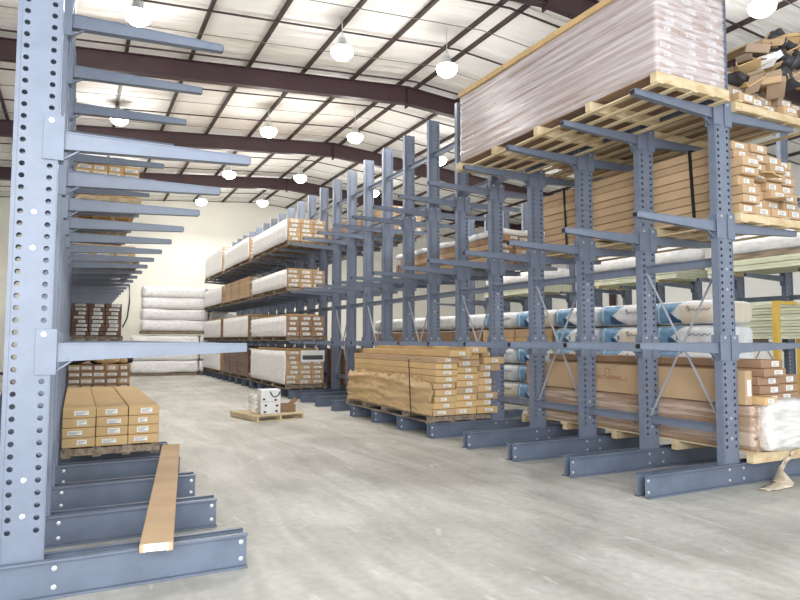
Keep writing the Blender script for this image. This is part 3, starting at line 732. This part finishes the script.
for (ya, yb, n_) in ((13.4, 17.4, 'nearest'), (17.8, 21.8, 'middle'), (22.2, 26.2, 'farthest')):
    pallet(-.12, ya, 1.05, yb, LEV[2], .12, 'pallet on top arms of left rack, %s of three' % n_, WOOD if n_ == 'nearest' else WOODD, 4, 4)
    bundle(-.12, ya+.03, LEV[2]+.12, 1.02, yb-.05, LEV[2]+.12+.72, 4, 6, KRAFTG if n_ == 'nearest' else KRAFTB, 'carton bundle on top arms of the left rack, %s of three' % n_, 'bundles on the left rack top arms', False)
pallet(-.12, 12.6, .98, 16.6, LEV[1], .1, 'pallet on middle arms of left rack', WOODD, 4, 4)
bundle(-.12, 12.63, LEV[1]+.1, .93, 16.5, LEV[1]+.1+.27, 3, 2, KRAFTG, 'low carton bundle on the middle arms of the left rack', None, False)
o = carton(.395, 4.42, .2365+.003, .205, 4.1, .055, KRAFT, 'single long tan carton lying loose across the near left base beams', None, False, rot=(0, 0, R(-8.4)))
obj('shipping_label', LBL[2], o, (-.0, 0, .03))

# ================================================================== small pallet in the aisle
sp = thing('wooden_pallet', (3.56, 13.08, 0), 'small yellow pine pallet standing alone on the aisle floor', 'pallet', rot=(0, 0, R(13)))
W2, D2 = .53, .6
for q, s in enumerate((-1, 0, 1)):
    obj('stringer', MB().box(s*(W2-.025)-.02, -D2, .015, s*(W2-.025)+.02, D2, .095).mesh('stringer', WOOD), sp)
for q in range(7): yy = -D2+q*(2*D2-.11)/6; obj('deck_board', MB().box(-W2, yy, .095, W2, yy+.11, .113).mesh('board', WOOD), sp)
for q in range(3): yy = -D2+q*(2*D2-.1)/2; obj('bottom_board', MB().box(-W2, yy, 0, W2, yy+.1, .015).mesh('board', WOOD), sp)
for r in range(2):
    t = thing('white_box', (3.53, 12.82, .114+r*.245), '%s white carton with black markings on the small aisle pallet' % ['lower', 'upper'][r], 'box', 'white boxes on the aisle pallet')
    obj('carton_body', MB().box(-.2, -.15, 0, .2, .15, .24).mesh('body', WHITEC, bevel=.004), t)
    for (x, z) in ((-.12, .04), (.12, .05), (-.1, .17), (.13, .16)) if r == 0 else ((-.14, .05), (.1, .03)):
        obj('printed_mark', MB().box(x-.025, -.154, z-.018, x+.025, -.151, z+.018).mesh('mark', BLACK), t)
    if r == 1:
        obj('handle', MB().tube([(-.02, -.157, .2), (.03, -.16, .11), (.09, -.16, .09), (.15, -.16, .12), (.19, -.157, .2)], .012, 6).mesh('handle', BLACK), t)
me = wrinkle_box(.16, .3, .4, .05, .02, (5, 5, 5), .04, 77); me.materials.append(wrap_mat('clear_bag', .3, (225, 220, 215)))
tag(obj('plastic_bag', me, None, (3.24, 12.75, .114)), 'clear plastic wrap bunched left of the white boxes on the pallet', 'plastic bag')
t = thing('open_carton', (3.93, 12.95, .114), 'small open brown carton right of the white boxes on pallet', 'carton')
b = MB()
for a in ((-.17, -.12, 0, .17, .12, .01), (-.17, -.12, 0, .17, -.11, .15), (-.17, .11, 0, .17, .12, .15), (-.17, -.11, 0, -.16, .11, .15), (.16, -.11, 0, .17, .11, .15)): b.box(*a)
obj('carton_body', b.mesh('body', KRAFTB), t)
obj('flap', MB().bar((.165, 0, .15), (.1, 0, .22), .22, .008, up=(0, 1, 0)).mesh('flap', KRAFTB), t); obj('flap', MB().box(-.16, .1, .152, .1, .2, .16).mesh('flap', KRAFTB), t)

# ================================================================== white bundles at back wall
GW = 'white wrapped insulation bundles by the back wall'
rr = random.Random(5)
for gi, (x0, n, z0, lays) in enumerate(((2.15, 2, .12, 3), (2.55, 2, 1.98, 4))):
    for k in range(n):
        pallet(x0+k*2.9, 30.0, x0+k*2.9+2.8, 31.2, z0-.12, .12, 'pallet in the white stack by back wall, %s tier, %s from left' % (['lower', 'upper'][gi], ['first', 'second', 'third', 'fourth'][k]), WOODD, 4, 22)
        for t in range(lays):
            dz = .5 if gi else .56
            me = wrinkle_box(2.86, 1.15, dz-.0, .13, .04, (1.3, 2, 6), .08, rr.random()*90); me.materials.append(WHITEP)
            tag(obj('white_bundle', me, None, (x0+k*2.9+1.42, 30.0, z0+t*dz)), 'white wrapped bundle by back wall, %s tier, %s layer, %s column' % (['lower', 'upper'][gi], ORD[t], ['first', 'second', 'third', 'fourth'][k]), 'wrapped bundle', GW)
tag(obj('hanging_cable', MB().tube([(2.25, 33.95, 4.3), (2.28, 33.95, 3.5), (2.2, 33.95, 2.7), (2.0, 33.95, 2.2)], .03, 6).mesh('cable', BLACK)), 'dark cable hanging on the back wall left of the white stack', 'cable')
